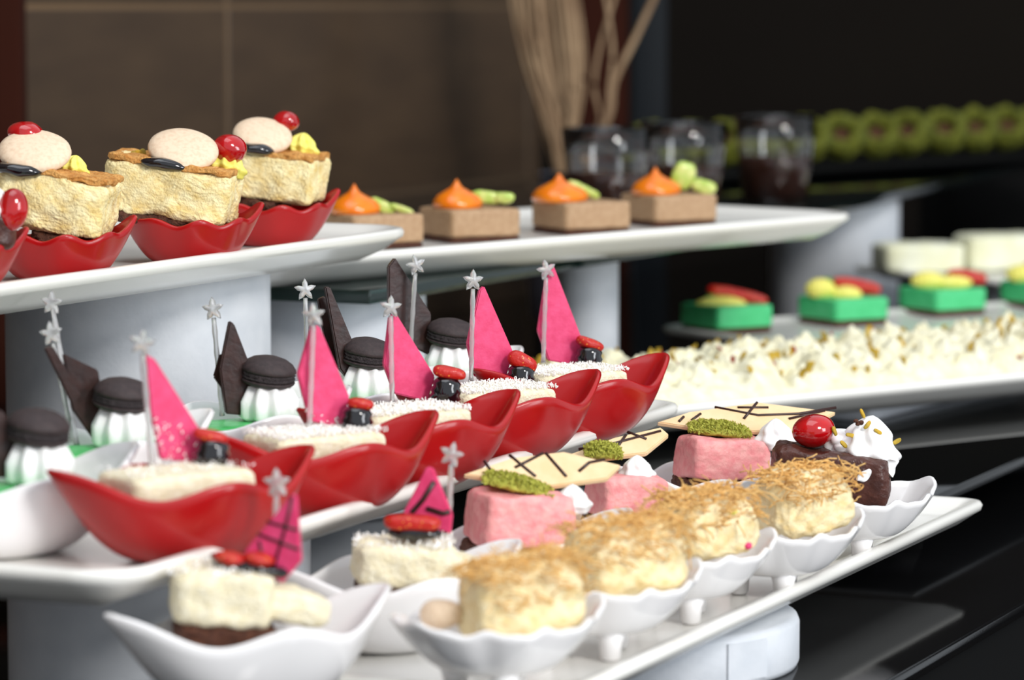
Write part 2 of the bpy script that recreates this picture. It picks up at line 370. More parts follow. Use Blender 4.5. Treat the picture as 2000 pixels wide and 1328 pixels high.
class D:
    """one dessert: an Empty at its base; parts are placed by where the photo shows them, at the dessert's own distance"""
    def __init__(s, name, label, cat, loc, group=None): s.o = thing(name, label, cat, loc, group); s.l = Vector(loc)
    def P(s, px, py, dy=0): return at(px, py, s.l.y+dy)-s.l
    def part(s, name, bm, mat, smooth=True, kind=None, parent=None):
        o = obj(name, bm, mat, parent or s.o, smooth)
        if kind: o['kind'] = kind
        return o
    def shard(s, name, pts, mat, dy=0, th=.0026, yaw=25, tilt=0):
        """flat shard facing the viewer, turned by yaw about its own middle"""
        Q = [s.P(px, py, dy) for px, py in pts]; c = sum(Q, Vector())/len(Q); t = math.tan(R(yaw)); tt = math.tan(R(tilt))
        Q = [Vector((q.x, q.y+(q.x-c.x)*t+(q.z-c.z)*tt, q.z)) for q in Q]
        # keep the outline where the photo shows it: push along the sight line
        Q2 = []
        for q in Q:
            w0 = q+s.l-Vector((0, 0, CAMZ)); flat = Vector((q.x, dy, q.z))+s.l-Vector((0, 0, CAMZ))
            k = w0.y/flat.y; Q2.append(flat*k+Vector((0, 0, CAMZ))-s.l)
        nrm = (Q2[1]-Q2[0]).cross(Q2[2]-Q2[0]); s.Q = Q2; s.nrm = nrm.normalized()
        s.last = s.part(name, prism(Q2, th, nrm), mat, False); return s.last
def pick(label, top, bot, Y, Yb, group, rad=.0011, sr=.0056):
    a, b = at(*top, Y), at(*bot, Yb)
    t = thing('star_pick', label, 'cocktail pick', b, group); d = a-b; ln = d.length
    rot = d.to_track_quat('Z', 'Y').to_matrix().to_4x4()
    nn = 14; prof = []
    for k in range(nn+1): prof.append((rad*(1.15 if k % 3 == 0 else .95), (ln-sr*.7)*k/nn))
    bm = lathe(prof, 12); bmesh.ops.transform(bm, matrix=rot, verts=bm.verts); obj('stick', bm, 'clear', t)
    st = bmesh.new(); O = []
    for k in range(20):
        aa = 2*math.pi*k/20+math.pi/2; c = abs(math.cos(2.5*(aa-math.pi/2))); r = sr*(.40+.62*c**2.2); O.append((r*math.cos(aa), r*math.sin(aa)))
    rr = [[(x*.55, -.0016, z*.55) for x, z in O], [(x*.9, -.0011, z*.9) for x, z in O], [(x, 0, z) for x, z in O], [(x*.9, .0011, z*.9) for x, z in O], [(x*.55, .0016, z*.55) for x, z in O]]
    rings(st, rr, True, True, True); bmesh.ops.recalc_face_normals(st, faces=st.faces); xf(st, tuple(d), (0, random.Random(int(top[0])).uniform(-14, 14), random.Random(int(top[1])).uniform(-25, 25)))
    obj('star', st, 'clear', t); return t
# ------------------------------------------------------------------ middle tray: red boats
ORD = ['nearest', 'second nearest', 'third nearest', 'fourth from the front', 'farthest']
BA = 38
flagp = [[(282, 692), (300, 700), (398, 853), (394, 905), (312, 896), (292, 800)],
         [(608, 634), (622, 636), (681, 775), (664, 834), (603, 822), (580, 730)],
         [(759, 618), (772, 612), (848, 735), (833, 784), (768, 768), (748, 712)],
         [(935, 566), (944, 558), (1001, 688), (985, 742), (925, 735), (911, 672)],
         [(1068, 525), (1080, 519), (1136, 664), (1123, 713), (1070, 704), (1049, 646)]]
stars = [(277, 670), (613, 616), (763, 600), (924, 548), (1067, 527)]
pbot = [(297, 905), (604, 838), (766, 782), (920, 738), (1061, 700)]
tipx = [(613, 873), (854, 805), (1013, 764), (1170, 725), (1303, 693)]
doll = [(415, 880), (697, 815), (872, 757), (1018, 731), (1151, 694)]
straw = [(412, 852, 62, 26, -14), (704, 789, 46, 24, -8), (878, 728, 60, 26, -12), (1020, 707, 56, 34, -28), (1152, 671, 52, 22, -22)]
ax = Vector((math.cos(R(BA)), math.sin(R(BA)), 0))
rnd = random.Random(4)
for i in range(5):
    tp = on(*tipx[i], SB-CAMZ+.037); c = tp-ax*.059
    boat('%s red boat dish, %s' % (ORD[i], ('both tips in full view', 'just behind the nearest', 'middle of its row', 'with a brownish strawberry on its cake', 'at the far end of the middle tray')[i]), 'dish', c.x, c.y, SB, BA, 'red', 'red boat dishes on the middle tray')
    pb = on(*pbot[i], SB-CAMZ+.0335)
    base = Vector((c.x, c.y, SB+.006))
    d = D('coconut_cake', 'coconut cake with pink shard in the %s red boat dish%s' % (ORD[i], ('', ', second of its row', '', '', '')[i]), 'cake', base, 'coconut cakes in the red boats')
    ztop = .0275; cc = Vector((-.003, .001, 0)); rot = 34
    d.part('cake_slab', lump(.052, .034, .019, 9, 24, .0006, 140, .0003, 700, i, (0, 0, rot), (cc.x, cc.y, ztop-.0095)), 'coconut_cake')
    rm = Euler((0, 0, R(rot))).to_matrix()
    def af(r, rm=rm, cc=cc): return rm @ Vector((r.uniform(-.0255, .0255), r.uniform(-.0165, .0165), 0))+Vector((cc.x, cc.y, ztop+r.uniform(-.0003, .0016)))
    d.part('grated_coconut', sprinkle(2200 if i else 300, af, .0012, i), 'coconut', False, 'stuff')
    dy = pb.y-base.y
    d.shard('pink_shard', flagp[i], 'pink_shard', dy+.006, .003, 22)
    fl = d.Q; nf = d.nrm
    def ff(r, fl=fl):
        a, b = r.random(), r.random(); lo = min(q.z for q in fl); hi = max(q.z for q in fl)
        p = fl[3].lerp(fl[4], a).lerp(fl[2].lerp(fl[5], a), b*(1.0 if i == 0 else .3)); return p+Vector((0, -.0019, 0))
    if i < 2: d.part('coconut_specks', sprinkle(46 if i == 0 else 12, ff, .0016, i+20), 'coconut', False, 'stuff', d.last)
    p = d.P(*doll[i], dy+.004); d.part('glazed_dollop', xf(lathe([(.0052, -.0062), (.0072, -.0045), (.0064, -.0028), (.0071, -.0012), (.0060, .0004), (.0064, .002), (.0045, .0042), (.001, .005)], 28), p, (0, 6, 0), (1.0, 1, 1)), 'glaze')
    sx, sy, sw, sh, sa = straw[i]; p = d.P(sx, sy, dy+.004); k = (base.y+dy)/F
    d.part('strawberry_slice', lump(sw*k*1.12, .0085, sh*k*1.0, 2.6, 10, .0004, 200, 0, 1, i, (0, -sa, 10), p), 'strawberry')
    pick('clear star pick in the coconut cake of the %s red boat dish' % ORD[i], stars[i], (pbot[i][0], pbot[i][1]+8), pb.y, pb.y, 'clear star picks', sr=.0054)
# white boats with mint cakes behind them
mac = [(75, 836), (240, 772), (524, 727), (719, 690), (882, 651)]
sail = [[[(-60, 770), (8, 806), (33, 860), (25, 935), (-60, 925)]],
        [[(86, 680), (102, 676), (158, 770), (140, 790)], [(122, 690), (190, 722), (204, 800), (226, 860), (180, 856), (140, 800)]],
        [[(447, 626), (456, 632), (505, 760), (494, 812), (440, 808), (428, 720)], [(430, 690), (440, 700), (440, 770), (417, 736)]],
        [[(633, 560), (643, 560), (697, 690), (686, 752), (662, 720)], [(620, 584), (634, 578), (684, 700), (684, 745), (640, 700)]],
        [[(757, 520), (770, 503), (840, 612), (838, 694), (790, 670), (757, 600)]]]
BW = 38
WO = ['nearest', 'second nearest', 'third nearest', 'fourth nearest', 'farthest']
for i in range(5):
    m_ = on(*mac[i], SB-CAMZ+.047); c = Vector((m_.x-.012, m_.y-.006, SB)); base = Vector((c.x, c.y, SB+.006))
    boat('white boat dish behind the red ones, %s of its row' % WO[i], 'dish', c.x, c.y, SB, BW, 'porcelain', 'white boat dishes on the middle tray')
    d = D('mint_cake', 'green cake with black macaron, %s of its row%s' % (WO[i], ('', ', shard split in two', ', its shard upright', ', two leaning shards', ', with the tallest shard')[i]), 'cake', base, 'mint cakes with dark shards')
    d.part('mint_layer', lump(.056, .034, .017, 8, 14, .0003, 120, 0, 1, i, (0, 0, BW), (0, 0, .0115)), 'mint')
    dy = m_.y-base.y; p = d.P(*mac[i], dy); k = m_.y/F; rd = .0122
    prof_c = [(.0005, .0072), (rd*.35, .0069), (rd*.65, .0058), (rd*.86, .0042), (rd*.97, .0024), (rd, .0012), (rd*.95, .0005)]
    top = lathe(prof_c, 40); mc = d.part('macaron', xf(top, p, (6, 8, 0)), 'macaron_d')
    d.part('lower_shell', xf(lathe([(q, -z*.6-.0026) for q, z in prof_c[::-1]][::-1], 40), p, (6, 8, 0)), 'macaron_d', parent=mc)
    d.part('macaron_ruffle', xf(lathe([(rd*.88, -.003), (rd*.99, -.0018), (rd*.9, -.0012), (rd*.98, -.0002), (rd*.9, .0006)], 60, True, True, lambda t, z: 1+.03*math.sin(t*19+z*900)), p, (6, 8, 0)), 'filling', parent=mc)
    cz = p.z-.0082
    d.part('piped_cream', xf(lathe([(rd*.75, -.013), (rd*.98, -.011), (rd*.98, -.004), (rd*.72, .0025)], 66, True, True, lambda t, z: 1+.13*math.cos(t*9)), (p.x, p.y, cz), (0, 0, 12)), 'white_cream')
    for k_, pl in enumerate(sail[i]):
        d.shard('chocolate_shard', pl, 'dark_shard', dy-.004+.007*k_, .003, (24, 20, 22, 25, 26)[i])
    p2 = d.P(mac[i][0]-60, mac[i][1]+95, dy-.01)
for i, (tp, bt, Y) in enumerate([((100, 652), (143, 862), 1.39), ((101, 592), (150, 868), 1.44), ((416, 604), (434, 812), 1.475), ((596, 566), (602, 786), 1.56), ((812, 518), (797, 752), 1.63)]):
    pick('clear star pick %s' % ('left of the split dark shard, tilted left', 'tilted, its star just under the rim of the top left tray', 'left of the upright dark shard, before the white riser', 'rising left of two leaning dark shards', 'right of the tallest dark shard, before the glass shelf')[i], tp, bt, Y, Y if i != 1 else 1.385, 'clear star picks', sr=.0054)
# ------------------------------------------------------------------ front tray: back row boats
AX = 33
rowA = [(-.0945, 1.207), (-.0455, 1.312), (.002, 1.395), (.05, 1.482), (.097, 1.590)]
names = ['holding the nearest white cake, at bottom left', 'holding the white cake with a flat strawberry slice', 'holding the nearest pink cake', 'holding the middle pink cake', 'holding the farthest pink cake']
for i, (x, y) in enumerate(rowA):
    boat('white boat dish on the front tray, '+names[i], 'dish', x, y, SA, AX, 'porcelain', 'white boat dishes on the front tray')
# two white cakes with chocolate base
def drz(d, name, pts, dyoff=-.0021, rad=.0006):
    # drizzle lines lying on the last shard's near face
    c = d.Q[0]; n = d.nrm
    bm = bmesh.new(); n2 = n if n.y < 0 else -n
    for ln in pts:
        P = []
        for px, py in ln:
            r = ray(px, py); o = Vector((0, 0, CAMZ))-d.l; t = (c-o).dot(n)/r.dot(n); P.append(o+r*t+n2*.0013)
        tube(P, rad, 6, bm)
    return bm
for i, (x, y) in enumerate(rowA[:2]):
    base = Vector((x, y, SA+.006))
    d = D('white_cake', ('creamy white cake on chocolate base at bottom left, pink shard leaning right' , 'creamy white cake on chocolate base topped by a long flat strawberry slice')[i], 'cake', base, 'white cakes with pink shards')
    cx, cy = ((432, 1160), (790, 1098))[i]; k = y/F
    sx, sh = ((.036, .020), (.040, .0165))[i]; ln = (26, 24)[i]
    p = d.P(cx, cy, 0); rot = (0, 4, 8)
    d.part('cream_layer', lump(sx, .036, sh, 7, 26, .001, 160, .0004, 600, i, rot, p), 'coconut_cake')
    d.part('chocolate_base', lump(sx*.99, .036, .0085, 7, 20, .0012, 260, .0005, 700, i+4, rot, (p.x+.001, p.y, p.z-sh/2-.0038)), 'choc_base')
    e = p+Vector((sx*.62, .006, -sh*.22)); d.part('cake_end', lump(.030, .026, sh*.62, 5, 20, .0014, 160, .0004, 600, i+8, (0, 16, 20), e), 'coconut_cake')
    top = p.z+sh/2
    d.part('grated_coconut', sprinkle(260, lambda r: (p.x+r.uniform(-sx/2, sx/2), p.y+r.uniform(-.017, .017), top+r.uniform(-.0005, .0012)), .002, i+40), 'coconut', False, 'stuff')
    if i == 0:
        d.part('dark_sauce', ball(.030, .02, .007, .001, 200, 1, (0, 12, 0), d.P(490, 1102, .0)), 'glaze')
        for q, (a, b) in enumerate([(450, 1090), (505, 1092)]): d.part('strawberry_slice', ball(.012, .01, .005, .0003, 200, q, (0, 10, 0), d.P(a, b, -.006)), 'strawberry')
        d.shard('pink_shard', [(572, 964), (580, 968), (589, 1095), (552, 1138), (520, 1118), (478, 1078)], 'pink_shard', -.002, .0026, -16)
        d.part('chocolate_drizzle', drz(d, 'x', [[(574, 968), (560, 1030), (536, 1110)], [(524, 1018), (584, 1034)], [(506, 1042), (586, 1072)], [(508, 1055), (520, 1100)]]), 'drizzle', parent=d.last)
    else:
        d.part('dark_sauce', ball(.022, .014, .006, .001, 200, 1, (0, 0, 0), d.P(812, 1040, -.004)), 'glaze')
        d.shard('pink_shard', [(834, 912), (846, 914), (884, 1005), (880, 1042), (850, 1030), (788, 1002)], 'pink_shard', .006, .0026, -12)
        d.part('chocolate_drizzle', drz(d, 'x', [[(850, 940), (828, 975), (806, 1000)], [(835, 992), (868, 1002), (880, 998)]], rad=.0011), 'drizzle', parent=d.last)
        d.part('strawberry_slice', lump(.0222, .011, .0062, 3, 12, .0004, 200, 0, 1, 3, (0, 2, 0), d.P(806, 1021, -.006)), 'strawberry')
pick('clear star pick in front of the nearest red boat, at bottom centre left', (541, 944), (534, 1128), 1.225, 1.225, 'clear star picks', sr=.0058)
pick('clear star pick beside the pink shard with one thick chocolate stripe', (882, 888), (876, 1040), 1.325, 1.325, 'clear star picks', sr=.0054)
# three pink cakes
pk = [dict(c=(1012, 1010), s=(.041, .034, .022), crumb=(1012, 950, .030, -14), sh=[(905, 930), (1000, 898), (1100, 886), (1212, 912), (1185, 938), (1060, 955)], cream=(1118, 972, .013), yaw=12,
           dz=[[(945, 905), (962, 930)], [(994, 893), (1020, 915), (1045, 935)], [(1005, 918), (1060, 890)], [(1065, 890), (1105, 935)], [(1130, 925), (1150, 908), (1180, 902)]]),
      dict(c=(1222, 966), s=(.032, .032, .018), crumb=(1178, 885, .0165, -4), sh=[(1106, 893), (1200, 858), (1290, 838), (1306, 852), (1262, 888), (1150, 902)], cream=(1244, 912, .013), yaw=6,
           dz=[[(1130, 882), (1200, 870), (1290, 846)], [(1205, 878), (1222, 854)], [(1225, 848), (1262, 862)]]),
      dict(c=(1411, 893), s=(.041, .032, .020), crumb=(1404, 842, .030, -6), sh=[(1283, 828), (1345, 808), (1480, 789), (1632, 808), (1560, 846), (1400, 846)], cream=(1515, 848, .016), yaw=8,
           dz=[[(1395, 799), (1480, 815), (1560, 812), (1632, 800)], [(1452, 822), (1478, 790)], [(1325, 828), (1335, 818)], [(1350, 825), (1368, 812)], [(1540, 822), (1610, 806)], [(1440, 800), (1500, 800)]])]
for i, q in enumerate(pk):
    x, y = rowA[i+2]; base = Vector((x, y, SA+.006))
    d = D('pink_cake', 'pink mousse cake with green crumbs, %s' % ('nearest of the three, above the second toasted pastry cake', 'middle one, mostly behind its white cream dab', 'farthest of the three, beside the chocolate cake')[i], 'cake', base, 'pink mousse cakes')
    p = d.P(*q['c'], 0); sx, sy, s_z = q['s']; rot = (0, 3, 20)
    d.part('pink_mousse', lump(sx, sy, s_z, 11, 26, .0016, 75, .0003, 400, i+2, rot, p, taper=.08), 'pink_cake')
    d.part('chocolate_base', lump(sx*.98, sy*.98, .008, 8, 20, .0013, 260, .0005, 700, i+4, rot, (p.x-.001, p.y, p.z-s_z/2-.0035)), 'choc_base')
    cx, cy, cw, ca = q['crumb']; cp = d.P(cx, cy, .002)
    d.part('pistachio_bed', lump(cw*.92, .022, .004, 3, 14, .0008, 300, 0, 1, i, (0, -ca, 10), cp), 'pistachio')
    tl_ = math.tan(R(ca))
    def pf(r): 
        u_, v_ = r.uniform(-.5, .5)*cw, r.uniform(-.5, .5)*.024; k = max(0, 1-(2*u_/cw)**2-(v_/.0125)**2)
        return (cp.x+u_, cp.y+v_, cp.z+u_*tl_+.0004+.0036*k**.5+r.uniform(-.001, .0012))
    d.part('pistachio_crumbs', sprinkle(1000, pf, .0017, i), 'pistachio', False, 'stuff')
    d.shard('white_chocolate_shard', q['sh'], 'pale_shard', .016, .0026, q['yaw'], 52)
    d.part('chocolate_drizzle', drz(d, 'x', q['dz'], rad=.0007), 'drizzle', parent=d.last)
    a, b, r_ = q['cream']; d.part('cream_dab', xf(swirl(r_*.62, r_*.9, 6, 1.0, .08), d.P(a, b+28, .0), (0, 0, 20)), 'white_cream')
# ------------------------------------------------------------------ front tray: front row footed bowls
tips = [(1165, 1172), (1356, 1102), (1501, 1042), (1672, 1002), (1812, 941)]
def sh_r(a):
    c, s = math.cos(a), math.sin(a); b = ((abs(c)/.039)**2+(abs(s)/.0315)**2)**-.5
    return b*(1+.028*math.cos(7*a))+.0045*max(0, c)**10+.002*max(0, -c)**10
def sh_z(a): return .0280+.0009*math.cos(9*a+.6)+.0005*math.cos(17*a)+.0045*max(0, math.cos(a))**8+.003*max(0, -math.cos(a))**6
kn = [((1018, 1172), .044, .034, .030, 14), ((1215, 1093), .046, .036, .030, 10), ((1374, 1024), .038, .034, .0265, 6), ((1566, 978), .040, .034, .0265, 4)]
bl = ['nearest of the row, at bottom centre', 'second of the row', 'third of the row, a pink crumb on its rim', 'fourth of the row, beside the chocolate cake bowl', 'last of the row, under the chocolate cake']
for i, tpx in enumerate(tips):
    tp = on(*tpx, SA-CAMZ+.032); a_ = 30; axx = Vector((math.cos(R(a_)), math.sin(R(a_)), 0)); c = tp-axx*.0425
    dish('footed_bowl', 'white scalloped bowl on small feet, '+bl[i], 'bowl', (c.x, c.y, SA+.0002), R(a_), sh_r, sh_z, lambda a: .015, 'porcelain', 'footed bowls on the front tray',
         p=1.9, th=.0022, feet=[(-.004, -.0125), (.012, .008), (-.013, .008)])
    if i == 4: CC = c; break
    base = Vector((c.x, c.y, SA+.011)); (cx, cy), sx, sy, sh, tl2 = kn[i]
    d = D('pastry_cake', 'cake covered in toasted shredded pastry, '+('nearest and most blurred', 'second nearest, the largest looking', 'third from the front, yellow dot on its side', 'farthest, sharpest threads, before the chocolate cake')[i], 'cake', base, 'toasted pastry cakes')
    dyk = .0; p = d.P(cx, cy, dyk)
    d.part('cream_block', lump(sx*1.02, sy, sh, 3.8, 28, .0026, 85, .0007, 420, i, (0, -6, 24), p, taper=.1), 'knafeh')
    rm = Euler((0, R(-6), R(24))).to_matrix()
    def kf(r):
        u_, v_ = r.uniform(-1, 1), r.uniform(-1, 1)
        if r.random() < .7: q = Vector((u_*sx*.49, v_*sy*.49, sh*.5*(1-.22*max(abs(u_), abs(v_))**5)+.0006))
        elif r.random() < .6: q = Vector((u_*sx*.48, -sy*.5-.0002, sh*(.5-.45*r.random()**1.3)))
        else: q = Vector((sx*.5+.0002, v_*sy*.48, sh*(.5-.5*r.random()**1.3)))
        return rm @ q+p
    d.part('shredded_pastry', threads(430, kf, .0075, .00028, i, .7), 'thread', True, 'stuff')
    if i == 0: d.part('cream_dab', ball(.016, .013, .011, .001, 120, 3, (0, 0, 0), d.P(862, 1200, .0)), 'macaron_w')
    if i == 2:
        d.part('pink_crumb', ball(.0034, .003, .003, .0002, 300, 1, (0, 0, 0), d.P(1461, 1066, -.008), 3), 'pink_shard')
        d.part('yellow_crumb', ball(.0035, .003, .0022, .0004, 400, 1, (0, 0, 0), d.P(1432, 1000, -.0125), 3), 'yellow')
# chocolate cherry cake
base = Vector((CC.x, CC.y, SA+.011))
d = D('chocolate_cake', 'dark chocolate cake with cherry and whipped cream at the far end of the front tray', 'cake', base)
d.part('chocolate_block', lump(.054, .038, .0235, 8, 30, .0020, 90, .0004, 600, 2, (0, 6, -6), d.P(1622, 925, .002)), 'choc_cake')
chy = d.part('cherry', ball(.0196, .0196, .0150, .0004, 90, 1, (0, -8, 0), d.P(1589, 841, -.003)), 'cherry')
pc = d.P(1690, 905, .0)
d.part('whipped_cream', xf(swirl(.0148, .0225, 7, 1.1, .10), pc, (4, 8, 0)), 'white_cream')
d.part('whipped_cream', xf(swirl(.010, .0125, 6, 1.0, .10), d.P(1650, 885, .004), (0, -30, 0)), 'white_cream')
d.part('cream_smear', ball(.0055, .003, .012, .0016, 300, 1, (0, 12, 0), d.P(1742, 905, -.012)), 'white_cream')
d.part('cream_smear', ball(.008, .003, .004, .0012, 300, 1, (0, -30, 0), d.P(1688, 929, -.019)), 'white_cream')
for q, (a, b, r_) in enumerate([(1685, 808, 60), (1752, 862, -20), (1715, 843, 30), (1630, 842, 70), (1694, 830, -40), (1660, 850, 15), (1712, 862, -15), (1648, 868, 40)]):
    d.part('pistachio_sliver', lump(.0048, .0013, .0019, 3, 4, .0003, 400, 0, 1, q, (0, r_, 30), d.P(a, b, -.009 if q not in (0, 1) else -.004)), 'sliver')
for q, (a, b) in enumerate([(1672, 822), (1682, 826), (1676, 828)]):
    d.part('chocolate_bit', ball(.0024, .0024, .0022, .0004, 300, q, (0, 0, 0), d.P(a, b, -.009), 2), 'choc_base')
# ------------------------------------------------------------------ top left tray: scalloped red dishes with sponge cakes
def sc_r(a):
    c = abs(math.cos(a)); return .0285*(1+.035*math.cos(8*a+.8))+.0065*c**8
def sc_z(a): return .0195+.0016*math.cos(8*a+.4)+.0065*abs(math.cos(a))**8
stips = [(50, 456), (261, 432), (509, 406), (658, 379)]
sl = ['leftmost, cut by the photo edge', 'second from the left', 'third, under the sharpest sponge cake', 'rightmost, farthest']
dc = []
for i, t in enumerate(stips):
    tp = on(*t, SC-CAMZ+.0255); a_ = 18; c = tp-Vector((math.cos(R(a_)), math.sin(R(a_)), 0))*.0345; dc.append(c)
    dish('scalloped_dish', 'small red scalloped dish, '+sl[i], 'dish', (c.x, c.y, SC+.0002), R(a_), sc_r, sc_z, lambda a: .0165, 'red', 'red scalloped dishes', p=1.6, th=.0022)
# leftmost dessert: chocolate with cherry and cream
d = D('chocolate_cake', 'dark chocolate cake with cream and a cherry at the left photo edge, top tray', 'cake', Vector((dc[0].x, dc[0].y, SC+.006)))
d.part('chocolate_block', lump(.03, .03, .022, 5, 18, .001, 120, 0, 1, 1, (0, 0, 10), d.P(-40, 440, 0)), 'choc_cake')
d.part('cherry', ball(.0135, .013, .0185, .0004, 90, 3, (0, 10, 0), d.P(24, 410, -.008)), 'cherry')
d.part('whipped_cream', xf(swirl(.009, .014, 6, 1, .1), d.P(-14, 425, -.006), (0, 0, 0)), 'white_cream')
cakes = [dict(c=(112, 392), s=(.050, .042, .026), rot=(0, 10, -4), mac=(68, 296, 142, 66, 6), ch=(52, 262, .0165, .012), gl=(38, 332, .023), ro=[(140, 345, .011)], cr=0, bs=(118, 462, .022)),
         dict(c=(338, 370), s=(.060, .044, .026), rot=(0, 9, -6), mac=(358, 292, 138, 74, 9), ch=(449, 291, .0165, .0145), gl=(322, 321, .025), ro=[(242, 340, .0125), (436, 345, .0155)], cr=0, bs=(295, 425, .045)),
         dict(c=(545, 343), s=(.043, .042, .0235), rot=(0, 7, -10), mac=(513, 265, 116, 60, 10), ch=(560, 237, .0135, .011), gl=(502, 291, .019), ro=[(585, 305, .0138)], cr=0, bs=(520, 398, .02))]
sn = ['left one, its cherry behind the macaron', 'middle one, its cherry right of the macaron', 'right one, a yellow rosette at its right']
for i, q in enumerate(cakes):
    c = dc[i+1]; base = Vector((c.x, c.y, SC+.006)); d = D('sponge_cake', 'yellow sponge cake with pale macaron, '+sn[i], 'cake', base, 'sponge cakes with pale macarons')
    p = d.P(*q['c'], .0); sx, sy, s_z = q['s']; rt = q['rot']; k = base.y/F
    d.part('sponge', lump(sx, sy, s_z, 10, 70, .0024, 90, .0005, 800, i, rt, p), 'sponge')
    rm = Euler([R(a) for a in rt]).to_matrix()
    d.part('baked_crust', lump(sx*1.0, sy*1.0, .0032, 9, 34, .0015, 150, .0006, 500, i+6, rt, p+rm @ Vector((0, 0, s_z/2))), 'crust')
    d.part('chocolate_base', lump(q['bs'][2], sy*.9, .006, 5, 20, .0016, 250, .0005, 700, i, rt, d.P(q['bs'][0], q['bs'][1], -.001)), 'choc_base')
    mx, my, mw, mh, mt = q['mac']; mp_ = d.P(mx, my, -.008)
    R_ = mw*k/2
    prof = [(.0005, -.0062), (R_*.5, -.0059), (R_*.82, -.0045), (R_*.97, -.002), (R_, 0), (R_*.97, .002), (R_*.82, .0045), (R_*.5, .0059), (.0005, .0062)]
    d.part('macaron', xf(lathe([(a, b*.72) for a, b in prof], 48), mp_, (29, mt, 0)), 'macaron_w')
    gx, gy, gw = q['gl']; d.part('dark_glaze', ball(gw, .016, .0072, .0008, 150, i, (0, 8, 0), d.P(gx, gy, -.0175)), 'glaze')
    hx, hy, hw, hh = q['ch']; d.part('cherry', ball(hw, hw, hh, .0006, 120, i, (0, 12, 0), d.P(hx, hy, .004)), 'cherry')
    for (a, b, r_) in q['ro']:
        d.part('yellow_rosette', xf(swirl(r_*.66, r_*.85, 9, .8, .15), d.P(a, b-3, .004), (-12, 14, 0)), 'yellow')
    if i == 1:
        for qq, (a, b) in enumerate([(272, 298), (264, 303), (280, 300)]): d.part('pistachio_sliver', lump(.0045, .0015, .003, 3, 4, .0004, 300, 0, 1, qq, (0, 40*qq, 0), d.P(a, b, 0)), 'sliver')
# ------------------------------------------------------------------ mousse squares with orange puree on the glass shelf tray
def cube_cake(d, corner_px, cz, s, th, h, mat, base_mat, bh, seed=0, depth=None):
    """corner_px = the near vertical edge's foot"""
    cs, sn_ = math.cos(R(th)), math.sin(R(th)); rot = (0, 0, th)
    d.part('mousse_block', lump(s, s, h, 18, 14, .0003, 150, .00015, 500, seed, rot, (0, 0, bh+h/2)), mat)
    d.part('base_layer', lump(s*1.0, s*1.0, bh, 14, 12, .0004, 200, 0, 1, seed+2, rot, (0, 0, bh/2)), base_mat)
def corner_center(pt, s, th):
    return Vector((pt.x+s/2*(math.cos(R(th))-math.sin(R(th))), pt.y+s/2*(math.cos(R(th))+math.sin(R(th))), pt.z))
sq = [(690, 489), (884, 476), (1106, 460), (1281, 444)]
orr = [(692, 413, 100), (892, 399, 98), (1092, 378, 112), (1280, 362, 98)]
kiw = [[(745, 410, 60, 26, 24, 1), (785, 425, 50, 14, 20, 0)], [(950, 385, 66, 26, 6, 0), (985, 386, 40, 22, 0, 0)], [(1140, 370, 70, 18, 26, 0)], [(1335, 343, 46, 56, 20, 1), (1375, 366, 50, 28, 14, 0)]]
ql = ['leftmost, half behind the top tray', 'second from the left', 'third from the left', 'rightmost, a kiwi wedge standing on it']
for i, c in enumerate(sq):
    pt = on(*c, SD-CAMZ+.0002); ce_ = corner_center(pt, .046, 28); ce_.z = SD+.0003
    d = D('mousse_square', 'beige mousse square with orange puree and kiwi, '+ql[i], 'cake', ce_, 'beige mousse squares'); cube_cake(d, c, 0, .046, 28, .0165, 'hazel', 'choc_base', .003, i)
    a, b, wpx = orr[i]; k = ce_.y/F; r_ = wpx*k/2; top = .0195; p = d.P(a, b, -.004)
    prof = [(r_*.9, 0), (r_, .002), (r_*.97, .005), (r_*.8, .008), (r_*.5, .0105), (r_*.22, .0128), (r_*.1, .0155), (r_*.02, .0175)]
    d.part('orange_puree', xf(lathe(prof, 40, True, True, lambda t, z: 1+.05*math.sin(3*t+z*300)), (p.x, -.003, top-.0006)), 'orange')
    for j, (x_, y_, w_, h_, an, up) in enumerate(kiw[i]):
        P_ = d.P(x_, y_, .004); P_.z = max(P_.z, top+h_*k*.45)
        d.part('kiwi_slice', lump(w_*k, .006, h_*k, 2.6, 10, .0006, 300, 0, 1, j, (0, an, 8), P_), 'kiwi')
